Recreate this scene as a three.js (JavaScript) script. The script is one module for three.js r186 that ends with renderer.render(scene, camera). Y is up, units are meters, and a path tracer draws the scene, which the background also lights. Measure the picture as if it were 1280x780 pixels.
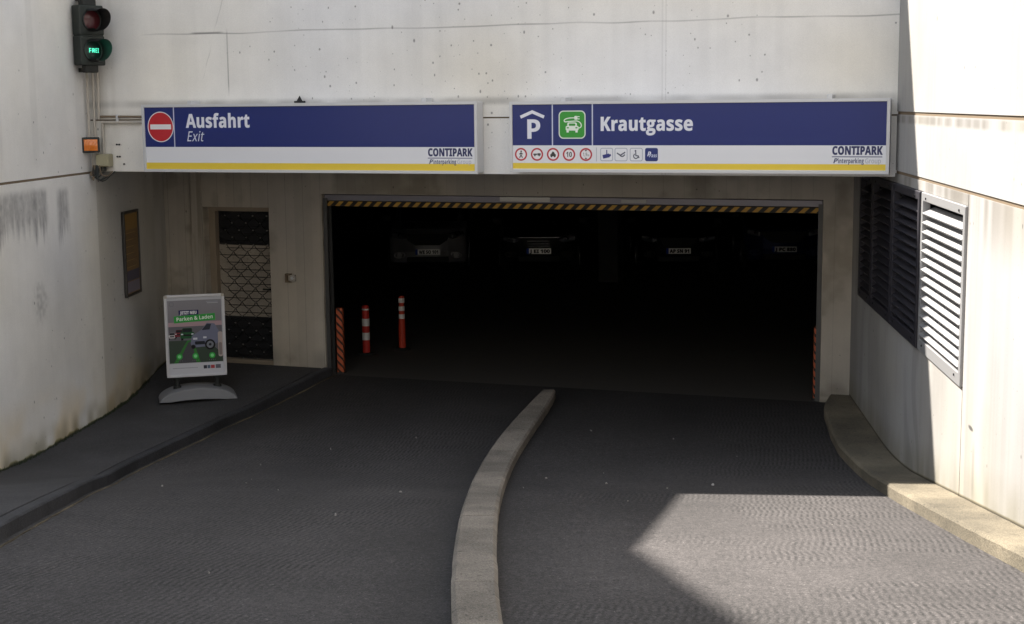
import * as THREE from 'three';
import { RoundedBoxGeometry } from 'three/addons/geometries/RoundedBoxGeometry.js';
import { mergeGeometries } from 'three/addons/utils/BufferGeometryUtils.js';

// ---------------------------------------------------------------- camera
const scene = new THREE.Scene();
const F_PX = 1844;
const camera = new THREE.PerspectiveCamera(2 * Math.atan(390 / F_PX) * 180 / Math.PI, 1280 / 780, 0.1, 1500);
{
  const yaw = 0.3378, pitch = 0.1404, roll = -0.0098;
  const F = new THREE.Vector3(-Math.sin(yaw) * Math.cos(pitch), -Math.sin(pitch), -Math.cos(yaw) * Math.cos(pitch));
  const R0 = new THREE.Vector3(Math.cos(yaw), 0, -Math.sin(yaw)), U0 = new THREE.Vector3().crossVectors(R0, F);
  const R = R0.clone().multiplyScalar(Math.cos(roll)).addScaledVector(U0, Math.sin(roll));
  const U = U0.clone().multiplyScalar(Math.cos(roll)).addScaledVector(R0, -Math.sin(roll));
  camera.quaternion.setFromRotationMatrix(new THREE.Matrix4().makeBasis(R, U, F.clone().negate()));
  camera.position.set(5.115, 3.3286, 16.359);
}
// ---------------------------------------------------------------- sky, sun, exposure
const SKY = 0.82;
const SUN = new THREE.Vector3(-1.7115, 2.14, -0.654).normalize();
{ // pale hazy sky, brighter towards the horizon and round the sun
  const W = 256, H = 128, d = new Float32Array(W * H * 4), v = new THREE.Vector3();
  for (let j = 0; j < H; j++) for (let i = 0; i < W; i++) {
    const el = ((j + 0.5) / H - 0.5) * Math.PI, az = ((i + 0.5) / W - 0.5) * 2 * Math.PI, k = (j * W + i) * 4;
    v.set(Math.cos(el) * Math.cos(az), Math.sin(el), Math.cos(el) * Math.sin(az));
    const t = Math.pow(Math.max(0, Math.sin(el)), 0.55), near = Math.pow(Math.max(0, v.dot(SUN)), 8) * 0.35, g = el < 0 ? 0.35 : 1;
    const hz = [0.95, 0.98, 1.02], zn = [0.20, 0.245, 0.32];
    for (let c = 0; c < 3; c++) d[k + c] = SKY * g * (hz[c] + (zn[c] - hz[c]) * t + near * hz[c]);
    d[k + 3] = 1;
  }
  const sky = new THREE.DataTexture(d, W, H, THREE.RGBAFormat, THREE.FloatType); sky.mapping = THREE.EquirectangularReflectionMapping;
  sky.magFilter = THREE.LinearFilter; sky.minFilter = THREE.LinearFilter; sky.wrapS = THREE.RepeatWrapping; sky.needsUpdate = true;
  scene.background = sky; scene.environment = sky;
}
const sun = new THREE.DirectionalLight(new THREE.Color(1, 0.93, 0.84), 5);
sun.name = 'sun'; sun.position.copy(SUN).multiplyScalar(60); sun.castShadow = true;
Object.assign(sun.shadow.camera, { left: -30, right: 30, top: 30, bottom: -30, near: 1, far: 150 }); sun.shadow.mapSize.set(4096, 4096);
scene.add(sun, sun.target);
const renderer = new THREE.WebGLRenderer({ antialias: true });
renderer.toneMapping = THREE.LinearToneMapping;
renderer.toneMappingExposure = 3.25;
renderer.outputColorSpace = THREE.SRGBColorSpace;
renderer.shadowMap.enabled = true;

// ---------------------------------------------------------------- helpers
let seed = 7;
const rnd = () => { seed = (seed * 1664525 + 1013904223) >>> 0; return seed / 4294967296; };
const rr = (a, b) => a + (b - a) * rnd();
const clamp = (x, a = 0, b = 1) => Math.min(b, Math.max(a, x));
const ss = (a, b, x) => { const t = clamp((x - a) / (b - a)); return t * t * (3 - 2 * t); };
const lerp = (a, b, t) => a + (b - a) * t;
function hash(ix, iy, s) { let n = Math.imul(ix, 374761393) + Math.imul(iy, 668265263) + Math.imul(s, 1274126177); n = Math.imul(n ^ (n >>> 13), 1274126177); return ((n ^ (n >>> 16)) >>> 0) / 4294967296; }
function vnoise(x, y, s = 0, px = 0, py = 0) {   // px, py: whole periods, for tiles
  let ix = Math.floor(x), iy = Math.floor(y); const fx = x - ix, fy = y - iy, u = fx * fx * (3 - 2 * fx), v = fy * fy * (3 - 2 * fy);
  let jx = ix + 1, jy = iy + 1;
  if (px) { ix = ((ix % px) + px) % px; jx = ((jx % px) + px) % px; }
  if (py) { iy = ((iy % py) + py) % py; jy = ((jy % py) + py) % py; }
  return lerp(lerp(hash(ix, iy, s), hash(jx, iy, s), u), lerp(hash(ix, jy, s), hash(jx, jy, s), u), v);
}
function fbm(x, y, s, n = 4, px = 0, py = 0) { let a = 0, w = 0.5, t = 0; for (let k = 0; k < n; k++) { a += w * vnoise(x, y, s + k, px, py); t += w; w *= 0.5; x *= 2; y *= 2; px *= 2; py *= 2; } return a / t; }
function dataTex(w, h, fn, { srgb = true, W = 1, H = 1, ox = 0, oy = 0 } = {}) {   // fn(x, y) in metres -> [r, g, b] 0..255; W, H: metres it covers from (ox, oy)
  const a = new Uint8Array(w * h * 4);
  for (let j = 0; j < h; j++) for (let i = 0; i < w; i++) {
    const c = fn(ox + (i + 0.5) / w * W, oy + (j + 0.5) / h * H), k = (j * w + i) * 4;
    a[k] = clamp(c[0], 0, 255); a[k + 1] = clamp(c[1], 0, 255); a[k + 2] = clamp(c[2], 0, 255); a[k + 3] = 255;
  }
  const t = new THREE.DataTexture(a, w, h, THREE.RGBAFormat); t.wrapS = t.wrapT = THREE.RepeatWrapping;
  t.magFilter = THREE.LinearFilter; t.minFilter = THREE.LinearMipmapLinearFilter; t.generateMipmaps = true;
  if (srgb) t.colorSpace = THREE.SRGBColorSpace;
  t.repeat.set(1 / W, 1 / H); t.offset.set(-ox / W, -oy / H); t.needsUpdate = true;
  return t;
}
function canvasTex(w, h, draw) {
  const c = document.createElement('canvas'); c.width = w; c.height = h; draw(c.getContext('2d'), w, h);
  const t = new THREE.CanvasTexture(c); t.colorSpace = THREE.SRGBColorSpace; t.anisotropy = 8; return t;
}
const std = (o) => new THREE.MeshStandardMaterial(o);
const lin = (r, g, b) => new THREE.Color().setRGB(r, g, b);
const taken = {};
function numbered(n) { const k = taken[n] = (taken[n] ?? -1) + 1; return k ? `${n}_${String(k).padStart(3, '0')}` : n; }
function tag(o, label, category, group) { o.userData.label = label; o.userData.category = category; if (group) o.userData.group = group; return o; }
function thing(name, label, category, [x, y, z] = [0, 0, 0], turn = 0, group) { const o = new THREE.Group(); o.name = numbered(name); o.position.set(x, y, z); o.rotation.y = turn; scene.add(o); return tag(o, label, category, group); }
function setting(name) { const o = new THREE.Group(); o.name = numbered(name); o.userData.kind = 'structure'; scene.add(o); return o; }
function clean(g) { let q = g.index ? g.toNonIndexed() : g; for (const k of Object.keys(q.attributes)) if (!['position', 'normal', 'uv'].includes(k)) q.deleteAttribute(k); return q; }
function put(name, geos, mat, parent = scene) {
  const list = (Array.isArray(geos) ? geos : [geos]); const g = list.length === 1 ? list[0] : mergeGeometries(list.map(clean));
  const m = new THREE.Mesh(g, mat); m.name = parent === scene ? numbered(name) : name; m.castShadow = m.receiveShadow = true; parent.add(m); return m;
}
const box = (w, h, d, x = 0, y = 0, z = 0) => new THREE.BoxGeometry(w, h, d).translate(x, y, z);
const rbox = (w, h, d, r, x = 0, y = 0, z = 0, s = 2) => new RoundedBoxGeometry(w, h, d, s, r).translate(x, y, z);
const cyl = (r0, r1, h, x = 0, y = 0, z = 0, n = 24) => new THREE.CylinderGeometry(r0, r1, h, n).translate(x, y, z);
const V = (x, y, z) => new THREE.Vector3(x, y, z);
const tube = (pts, r, n = 8, seg = 24) => new THREE.TubeGeometry(new THREE.CatmullRomCurve3(pts.map(p => V(...p))), seg, r, n, false);
function bar(a, b, r, n = 8) { const A = V(...a), B = V(...b), d = B.clone().sub(A), g = new THREE.CylinderGeometry(r, r, d.length(), n); g.applyQuaternion(new THREE.Quaternion().setFromUnitVectors(V(0, 1, 0), d.clone().normalize())); return g.translate(...A.add(B).multiplyScalar(0.5).toArray()); }
// a straight wall slab: front face runs from s0 to s1 along dir from origin, thickness behind it; uv in metres (s, y)
function slab([ox, oz], [dx, dz], [nx, nz], s0, s1, y0, y1, th, out = 0) {
  const g = new THREE.BoxGeometry(s1 - s0, y1 - y0, th, Math.max(1, Math.round((s1 - s0) / 2)), 1, 1); const p = g.attributes.position, n = g.attributes.normal, uv = g.attributes.uv;
  for (let i = 0; i < p.count; i++) {
    const s = p.getX(i) + (s0 + s1) / 2, y = p.getY(i) + (y0 + y1) / 2, d = p.getZ(i) - th / 2 + out;
    uv.setXY(i, s + (Math.abs(n.getX(i)) > 0.5 ? d : 0), y + (Math.abs(n.getY(i)) > 0.5 ? d : 0));
    p.setXYZ(i, ox + dx * s + nx * d, y, oz + dz * s + nz * d);
    const a = n.getX(i), b = n.getZ(i); n.setXYZ(i, dx * a + nx * b, n.getY(i), dz * a + nz * b);
  }
  if (dx * nz - dz * nx < 0) { const ix = g.index.array; for (let i = 0; i < ix.length; i += 3) { const t = ix[i]; ix[i] = ix[i + 1]; ix[i + 1] = t; } }
  return g;
}
// ---------------------------------------------------------------- terrain
const easeInt = (t, a, b) => t < a ? 0 : t < b ? (t - a) ** 2 / (2 * (b - a)) : (b - a) / 2 + t - b;
const ramp = (t) => 0.16 * (easeInt(t, 3, 5) - easeInt(t, 12, 16));
function ground(x, z) {
  if (z < 0) return -0.35 * ss(-3, -10, z);
  const t = 0.246 * x + 0.969 * z;
  return ramp(t) - 0.17 * ss(-0.8, -3.8, x) * ss(0, 2, z) * (1 - ss(4.5, 9, t));
}
const leftX = (z) => z > 2.6 ? -5.203 + 0.254 * z : lerp(-5.33, -4.543, z / 2.6);
const rightX = (z) => 3.963 + 0.25 * (z - 2.6);
const LD = [0.2462, 0.9692], LN = [0.9692, -0.2462], RD = [0.24254, 0.97014], RN = [-0.97014, 0.24254];
// a sheet between two lines of [x, z], dh above the ground, with side faces down to deep below it
function strip(left, right, dh, { seg = 60, cross = 2, ch = 0.02, deep = 0.3, off = [0, 1], wob = 0, caps = true } = {}) {
  const cl = new THREE.CatmullRomCurve3(left.map(([x, z]) => V(x, 0, z))), cr = new THREE.CatmullRomCurve3(right.map(([x, z]) => V(x, 0, z)));
  const pos = [], uv = [], idx = [], rows = [];
  for (let i = 0; i <= seg; i++) {
    const t = lerp(off[0], off[1], i / seg), a = cl.getPoint(t), b = cr.getPoint(t), w = a.distanceTo(b), row = [];
    const ha = (f) => { const x = lerp(a.x, b.x, f), z = lerp(a.z, b.z, f); return [x, ground(x, z), z]; };
    const add = (f, dy) => { const [x, y, z] = ha(f); const j = wob ? wob * (vnoise(x * 6 + f * 9, z * 6, 31) - 0.5) : 0; row.push(pos.length / 3); pos.push(x + j, y + dy + j * 0.6, z + j * 0.3); uv.push(x * 0.969 - z * 0.246 + dy, 0.246 * x + 0.969 * z + dy * 0.3); };
    const c = Math.min(ch / w, 0.4);
    add(0, -deep); add(0, dh - ch); add(c, dh);
    for (let k = 1; k < cross; k++) add(lerp(c, 1 - c, k / cross), dh);
    add(1 - c, dh); add(1, dh - ch); add(1, -deep); rows.push(row);
  }
  for (let i = 0; i < seg; i++) for (let k = 0; k + 1 < rows[0].length; k++) { const a = rows[i][k], b = rows[i][k + 1], c = rows[i + 1][k], d = rows[i + 1][k + 1]; idx.push(a, c, b, b, c, d); }
  if (caps) for (const [row, flip] of [[rows[0], true], [rows[seg], false]]) for (let k = 1; k + 1 < row.length; k++) idx.push(...(flip ? [row[0], row[k], row[k + 1]] : [row[0], row[k + 1], row[k]]));
  const g = new THREE.BufferGeometry(); g.setAttribute('position', new THREE.Float32BufferAttribute(pos, 3)); g.setAttribute('uv', new THREE.Float32BufferAttribute(uv, 2)); g.setIndex(idx);
  const q = g.toNonIndexed(); q.computeVertexNormals(); return q;
}
// ---------------------------------------------------------------- textures of the setting
const TILE = 4.8, NT = 2048;
const grooves = (x, y) => {       // longitudinal ridges in short rolled bands, 4 cm apart
  const row = Math.floor(y / 0.2), fy = y / 0.2 - row, col = Math.floor(x / 0.4), r = row % 24, c = ((col % 12) + 12) % 12;
  const bend = 0.010 * Math.sin(y * 2 * Math.PI / 0.8 + hash(r, 1, 9) * 3) + 0.016 * (vnoise(x / 0.15, y / 0.15, 44, 32, 32) - 0.5);
  const n = Math.sin((x + bend) * 2 * Math.PI / 0.04 + hash(r, 3, 5) * 6.283 + 1.6 * (fy - 0.5));
  const amp = ss(0, 0.3, fy) * ss(1, 0.7, fy) * (0.35 + 0.65 * hash(r, c, 6)) * ss(0.34, 0.6, fbm(x / 1.2, y / 1.2, 41, 3, 4, 4));
  return n * amp;
};
const asphaltMap = dataTex(NT, NT, (x, y) => {
  const big = fbm(x / 1.2, y / 1.2, 3, 4, 4, 4), g = hash(Math.floor(x / 0.0047), Math.floor(y / 0.0047), 11), h = hash(Math.floor(x / 0.0095), Math.floor(y / 0.0095), 12);
  let v = 61 + (big - 0.5) * 26 + (g - 0.5) * 44 + (h - 0.5) * 20 + (vnoise(x / 0.03, y / 0.03, 15, 160, 160) - 0.5) * 11 + (vnoise(x / 0.015, y / 0.04, 16, 320, 120) - 0.5) * 10 + Math.min(0.25, grooves(x, y)) * 30;
  if (h > 0.992) v += 40 * g; if (h < 0.012) v -= 25;
  return [v * 1.01, v * 0.975, v * 0.975];
}, { W: TILE, H: TILE });
const asphaltBump = dataTex(NT, NT, (x, y) => {
  const g = hash(Math.floor(x / 0.0047), Math.floor(y / 0.0047), 21), h = vnoise(x / 0.012, y / 0.012, 22, 400, 400);
  const v = 128 + grooves(x, y) * 62 + (g - 0.5) * 45 + (h - 0.5) * 50;
  return [v, v, v];
}, { W: TILE, H: TILE, srgb: false });
const M = {};
M.asphalt = std({ map: asphaltMap, bumpMap: asphaltBump, bumpScale: 0.004, roughness: 0.88, vertexColors: true });
const smoothBump = dataTex(512, 512, (x, y) => { const v = 128 + (vnoise(x / 0.006, y / 0.006, 24, 200, 200) - 0.5) * 120 + (vnoise(x / 0.02, y / 0.02, 25, 60, 60) - 0.5) * 90; return [v, v, v]; }, { W: 1.2, H: 1.2, srgb: false });
const pavementMap = dataTex(1024, 1024, (x, y) => { const b = fbm(x / 0.6, y / 0.6, 13, 4, 4, 4), g = hash(Math.floor(x / 0.0047), Math.floor(y / 0.0047), 14); const v = 62 + (b - 0.5) * 26 + (g - 0.5) * 30 + (g > 0.985 ? 40 : 0); return [v, v * 0.98, v]; }, { W: 2.4, H: 2.4 });
M.pavement = std({ map: pavementMap, bumpMap: smoothBump, bumpScale: 0.003, roughness: 0.92 });
const concreteMap = (r, g, b, s, c = 1) => dataTex(1024, 1024, (x, y) => {
  const big = fbm(x / 0.6, y / 0.6, s, 5, 4, 4) - 0.5, f = hash(Math.floor(x / 0.0047), Math.floor(y / 0.0047), s + 7) - 0.5, p = vnoise(x / 0.03, y / 0.03, s + 9, 80, 80);
  const v = 1 + c * (big * 0.42 + f * 0.22) - (p > 0.86 ? 0.25 * (p - 0.86) / 0.14 : 0);
  return [r * v, g * v, b * v];
}, { W: 2.4, H: 2.4 });
const kerbMap = concreteMap(112, 104, 88, 51, 1.8);
M.kerb = std({ map: kerbMap, bumpMap: smoothBump, bumpScale: 0.004, roughness: 0.93 });
M.median = std({ map: concreteMap(122, 115, 106, 57, 1.9), bumpMap: smoothBump, bumpScale: 0.006, roughness: 0.94 });
M.darkKerb = std({ map: concreteMap(50, 50, 53, 61, 2), bumpMap: smoothBump, bumpScale: 0.006, roughness: 0.8 });
M.sand = std({ map: concreteMap(96, 86, 68, 63, 2.2), roughness: 1 });
M.wallTile = std({ map: concreteMap(214, 207, 196, 65, 0.35), roughness: 0.95 });
M.joint = std({ color: lin(0.17, 0.125, 0.08), roughness: 1 });
M.dark = std({ color: lin(0.02, 0.02, 0.022), roughness: 0.9 });

// painted concrete with pits and runs; extra(x, y, c) may change c in place
function paintedWall(w, h, W, H, ox, oy, base, s, extra, pits = 1, blotch = 1) {
  return dataTex(w, h, (x, y) => {
    const b = fbm(x * 0.8, y * 0.8, s, 5) - 0.5, m = fbm(x * 5, y * 5, s + 20, 3) - 0.5, st = vnoise(x * 14, y * 0.5, s + 30) - 0.5, st2 = vnoise(x * 45, y * 1.3, s + 33) - 0.5, f = hash(Math.round(x * 230), Math.round(y * 230), s) - 0.5;
    let v = 1 + blotch * (b * 0.11 + m * 0.04 + st * 0.009 + st2 * 0.008) + f * 0.04;
    const cx = Math.floor(x / 0.07), cy = Math.floor(y / 0.07), ph = hash(cx, cy, s + 40);           // pits of the cast concrete
    if (ph < 0.13 * pits * clamp((fbm(x * 0.9 + 5, y * 0.9, s + 50, 3) - 0.36) * 5)) {
      const qx = (cx + 0.2 + 0.6 * hash(cx, cy, s + 41)) * 0.07, qy = (cy + 0.2 + 0.6 * hash(cx, cy, s + 42)) * 0.07, r = 0.0025 + 0.0075 * hash(cx, cy, s + 43) ** 3, d = Math.hypot(x - qx, (y - qy) * (0.55 + 0.4 * hash(cx, cy, s + 44)));
      v -= 0.34 * ss(r * 1.5, r * 0.5, d);
    }
    const warm = vnoise(x * 1.1, y * 1.1, s + 60) - 0.5;
    const c = [base[0] * v * (1 + warm * 0.02), base[1] * v, base[2] * v * (1 - warm * 0.05)];
    if (extra) extra(x, y, c);
    return c;
  }, { W, H, ox, oy });
}
const mul = (c, k, kr = 1, kg = 1, kb = 1) => { const m = clamp((1 - k) * 3.3); c[0] *= k * (1 + (kr - 1) * m); c[1] *= k * (1 + (kg - 1) * m); c[2] *= k * (1 + (kb - 1) * m); };
const line = (d, w) => ss(w, w * 0.3, Math.abs(d));

// fascia above the entrance
M.fascia = std({ roughness: 0.95, map: paintedWall(2048, 768, 8.8, 3.2, -4.7, 2.5, [238, 236, 232], 101, (x, y, c) => {
  const wob = 0.006 * Math.sin(x * 3) + 0.012 * (vnoise(x * 3, 2, 5) - 0.5);
  mul(c, 1 - line(y - 4.085 - wob, 0.009) * 0.24 * ss(-3.9, -3.7, x) * (0.35 + 0.65 * vnoise(x * 4, 1, 7)));
  mul(c, 1 - line(y - 4.09, 0.014) * 0.25 * ss(-3.3, -3.2, x) * ss(-2.85, -2.95, x));
  mul(c, 1 - line(x + 2.835, 0.010) * 0.26 * (0.5 + 0.5 * vnoise(y * 9, 1, 4)) * ss(3.4, 3.6, y) * ss(4.15, 4.05, y));
  mul(c, 1 - line(x - 1.806, 0.012) * 0.05); mul(c, 1 - line(x - 1.84, 0.006) * 0.07);
  const dx = x - (-2.85 - (4.5 - y) * 0.32) - 0.03 * (vnoise(y * 9, 3, 8) - 0.5);
  mul(c, 1 - line(dx, 0.008) * 0.16 * vnoise(y * 14, 6, 4) * ss(3.55, 3.7, y));
  mul(c, 1 - 0.16 * ss(3.42, 3.36, y) * ss(3.3, 3.35, y) * (0.3 + vnoise(x * 6, 0, 17)));           // dirt lying on top of the signs
  mul(c, 1 - 0.14 * ss(-4.1, -4.5, x) * vnoise(x * 20, y * 1.5, 18), 1, 0.98, 0.94);
  const run = ss(0.55, 0.9, vnoise(x * 9, 0.4, 19)) * ss(5.2, 4.1, y) * ss(3.2, 3.9, y); mul(c, 1 - 0.025 * run);
}, 1.7) });
// the wall under it
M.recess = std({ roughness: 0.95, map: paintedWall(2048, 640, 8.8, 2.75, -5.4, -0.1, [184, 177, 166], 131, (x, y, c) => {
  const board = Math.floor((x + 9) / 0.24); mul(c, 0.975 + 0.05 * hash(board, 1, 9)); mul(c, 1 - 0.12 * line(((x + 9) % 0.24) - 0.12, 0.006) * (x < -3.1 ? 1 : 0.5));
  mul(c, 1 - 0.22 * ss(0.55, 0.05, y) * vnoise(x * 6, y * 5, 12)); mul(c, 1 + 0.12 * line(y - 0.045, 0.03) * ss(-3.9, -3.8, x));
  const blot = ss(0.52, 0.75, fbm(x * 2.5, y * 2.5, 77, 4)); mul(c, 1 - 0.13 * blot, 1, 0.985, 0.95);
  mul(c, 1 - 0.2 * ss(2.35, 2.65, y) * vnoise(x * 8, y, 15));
}, 0.8, 1.5) });
// left wall: mildew runs high up, damp foot
M.leftWall = std({ roughness: 0.95, map: paintedWall(2048, 1280, 8, 5, 0, -0.4, [236, 234, 230], 151, (x, y, c) => {
  const run = (x0, x1, top, bot, k) => { const e = vnoise(x * 16, 3, 71) * 0.6 + vnoise(x * 45, 4, 72) * 0.4, b = bot + (1 - e) * 0.32; return k * ss(x0 - 0.05, x0 + 0.08, x) * ss(x1 + 0.05, x1 - 0.08, x) * ss(b - 0.05, b + 0.18, y) * ss(top + 0.04, top - 0.06, y) * (0.3 + 0.5 * e + 0.35 * fbm(x * 9, y * 2.2, 77, 3)) * (0.35 + 0.65 * fbm(x * 26, y * 17, 73, 3)); };
  mul(c, 1 - run(4.0, 7.9, 2.53, 1.9, 0.42) - run(3.45, 3.75, 2.5, 1.82, 0.4), 1, 1, 1.01);
  mul(c, 1 - 0.17 * ss(0.3, 0.05, Math.hypot((x - 4.3) * 1.2, y - 1.42)) * vnoise(x * 25, y * 25, 74));
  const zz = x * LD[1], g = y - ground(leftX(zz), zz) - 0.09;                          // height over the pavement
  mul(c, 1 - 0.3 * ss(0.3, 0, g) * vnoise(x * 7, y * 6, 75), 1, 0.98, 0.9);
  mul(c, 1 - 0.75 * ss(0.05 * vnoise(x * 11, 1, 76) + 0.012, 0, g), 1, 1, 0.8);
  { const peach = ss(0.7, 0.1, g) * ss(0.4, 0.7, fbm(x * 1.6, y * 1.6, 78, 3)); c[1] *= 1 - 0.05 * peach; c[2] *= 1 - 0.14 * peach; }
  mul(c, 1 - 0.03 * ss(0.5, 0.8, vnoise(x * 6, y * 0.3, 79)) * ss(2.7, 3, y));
  if (x < 2.65) mul(c, 1 - 0.1 - 0.14 * ss(1.2, 0.2, x) * vnoise(x * 7, y * 1.2, 70), 1, 0.985, 0.95);  // soffit shade painted into the wall below it, streaked darker towards the corner
}, 0.5) });
// right wall
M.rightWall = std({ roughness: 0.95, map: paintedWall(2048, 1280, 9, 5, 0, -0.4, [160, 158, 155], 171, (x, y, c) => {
  mul(c, 1 - 0.08 * ss(0.45, 0.8, vnoise(x * 4 + 3 * vnoise(x * 2, y, 86), y * 0.35, 81)) * ss(2.9, 1, y) - 0.02 * ss(0.4, 0.9, vnoise(x * 24, y * 0.7, 83)));
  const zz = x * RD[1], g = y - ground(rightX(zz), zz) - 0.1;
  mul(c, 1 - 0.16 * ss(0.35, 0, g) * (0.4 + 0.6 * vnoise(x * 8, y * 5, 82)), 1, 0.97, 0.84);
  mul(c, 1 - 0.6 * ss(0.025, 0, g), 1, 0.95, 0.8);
  mul(c, 1 - 0.25 * ss(2.2, 2.65, y) * ss(2.7, 2.66, y) * vnoise(x * 9, 2, 84), 1, 0.97, 0.92); mul(c, 1 - 0.22 * line(y - 3.16, 0.05) * vnoise(x * 11, 2, 85), 1, 0.98, 0.94);
  mul(c, 1 - 0.5 * ss(0.05, 0.02, Math.hypot((x - 6.1) * 0.5, (y - 1.08) * 2.4)));
  mul(c, 1 - 0.14 * ss(0.07, 0.0, Math.abs(x - 6.2 - 0.03 * (1 - y))) * ss(0.55, 0.7, y) * ss(1.05, 0.9, y));
}, 0.6) });

// ---------------------------------------------------------------- ground
{
  // ramp
  const g = new THREE.PlaneGeometry(14, 17, 112, 170); const p = g.attributes.position, uv = g.attributes.uv, col = [];
  for (let i = 0; i < p.count; i++) {
    const x = p.getX(i) + 1, z = 8.5 - p.getY(i); p.setXYZ(i, x, ground(x, z), z);
    const u = x * 0.969 - z * 0.246, t = 0.246 * x + 0.969 * z; uv.setXY(i, u, t);
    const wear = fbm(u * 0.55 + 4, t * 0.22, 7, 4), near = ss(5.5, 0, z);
    let k = 0.86 + 0.5 * (wear - 0.5); k *= 1 - 0.52 * near;  // near: shade of the garage mouth painted into the asphalt colour
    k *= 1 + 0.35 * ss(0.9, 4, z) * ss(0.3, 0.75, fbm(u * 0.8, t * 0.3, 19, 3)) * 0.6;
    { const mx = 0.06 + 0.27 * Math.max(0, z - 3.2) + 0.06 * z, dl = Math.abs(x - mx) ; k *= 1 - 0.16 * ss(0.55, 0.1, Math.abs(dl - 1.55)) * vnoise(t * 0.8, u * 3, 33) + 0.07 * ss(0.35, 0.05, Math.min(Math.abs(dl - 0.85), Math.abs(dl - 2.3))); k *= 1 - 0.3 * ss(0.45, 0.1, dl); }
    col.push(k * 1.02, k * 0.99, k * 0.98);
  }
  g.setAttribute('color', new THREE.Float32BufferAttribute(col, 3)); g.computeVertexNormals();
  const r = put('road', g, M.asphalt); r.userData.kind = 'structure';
}
const medL = [[-0.045, 0.672], [0.003, 1.084], [0.057, 1.493], [0.110, 1.881], [0.162, 2.248], [0.215, 2.593], [0.266, 2.918], [0.324, 3.240], [0.400, 3.596], [0.569, 4.257], [0.911, 5.355], [1.274, 6.442], [1.576, 7.320], [1.839, 8.064], [2.069, 8.696], [2.269, 9.233], [2.444, 9.695], [2.608, 10.119], [2.753, 10.487], [2.878, 10.799], [2.999, 11.091], [3.117, 11.364], [3.55, 12.4], [4.6, 14.9]];
const medR = [[0.103, 0.620], [0.193, 1.038], [0.272, 1.438], [0.337, 1.801], [0.401, 2.164], [0.461, 2.507], [0.524, 2.848], [0.585, 3.170], [0.656, 3.507], [0.823, 4.169], [1.155, 5.270], [1.501, 6.342], [1.796, 7.222], [2.056, 7.968], [2.282, 8.601], [2.485, 9.157], [2.656, 9.621], [2.815, 10.046], [2.947, 10.398], [3.074, 10.730], [3.190, 11.024], [3.299, 11.280], [3.74, 12.35], [4.8, 14.9]];
{
  const k = setting('median_kerb'); const cuts = [0, 0.145, 0.36, 0.56, 0.76, 1];
  for (let i = 0; i < 5; i++) put('kerb_stone', strip(medL, medR, 0.1, { seg: 26, cross: 4, ch: 0.02, wob: 0.006, off: [cuts[i] + (i ? 0.0006 : 0), cuts[i + 1] - 0.0006] }), M.median, k);
  const kR = [[3.1, 0.02], [3.129, 0.692], [3.235, 1.254], [3.367, 1.914], [3.515, 2.504], [3.682, 3.062], [3.862, 3.717], [4.071, 4.545], [4.252, 5.256], [4.547, 6.324], [4.788, 7.182], [4.987, 7.866], [5.158, 8.455], [5.9, 11.3], [6.9, 15.5]];
  const kr = kR.map(([, z]) => [rightX(z) + 0.03, z]);
  const s = put('kerb', strip(kR, kr, 0.1, { seg: 140, cross: 4, ch: 0.02, wob: 0.006 }), M.kerb); s.userData.kind = 'structure';
}
const kerbL = [[-3.0, 0.04], [-3.03, 0.7], [-3.1, 1.35], [-3.13, 2.05], [-3.1, 2.574], [-3.05, 3.09], [-3.007, 3.568], [-2.964, 4.024], [-2.876, 4.524], [-2.66, 5.153], [-2.36, 5.76], [-2.045, 6.367], [-1.77, 6.89], [-1.493, 7.403], [-1.156, 8.1], [-0.886, 8.675], [-0.639, 9.195], [-0.415, 9.661], [-0.191, 10.106], [0.5, 11.5], [1.3, 13.2], [2.1, 15]];
{
  const inner = kerbL.map(([x, z]) => [x - 0.13, z + 0.03]), wallSide = kerbL.map(([, z]) => [leftX(z) - 0.05, z]);
  const p = put('pavement', strip(wallSide, inner, 0.09, { seg: 160, cross: 16, ch: 0.004 }), M.pavement); p.userData.kind = 'structure';
  const k = put('kerb', strip(inner.map(([x, z]) => [x + 0.03, z]), kerbL, 0.1, { seg: 200, cross: 2, ch: 0.012, wob: 0.008 }), M.darkKerb); k.userData.kind = 'structure';
  const d = put('gutter_dirt', strip(kerbL.map(([x, z]) => [x + 0.045, z]), kerbL.map(([x, z]) => [x + 0.062, z]), 0.006, { seg: 200, cross: 1, ch: 0.003, wob: 0.018, deep: 0.02 }), M.sand); d.userData.kind = 'structure';
}
{ // street level all round, with the ramp and the buildings cut out
  const s = new THREE.Shape([[-700, 700], [700, 700], [700, -700], [-700, -700]].map(a => new THREE.Vector2(...a)));
  s.holes.push(new THREE.Path([[-0.9, 17], [-4.62, 2.6], [-14, 2.6], [-14, -26], [12, -26], [12, 2.6], [4.02, 2.6], [7.6, 17]].map(a => new THREE.Vector2(...a))));
  const g = new THREE.ShapeGeometry(s).rotateX(Math.PI / 2).translate(0, 1.606, 0);
  const m = put('street', g, M.pavement); m.userData.kind = 'structure';
}
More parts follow.
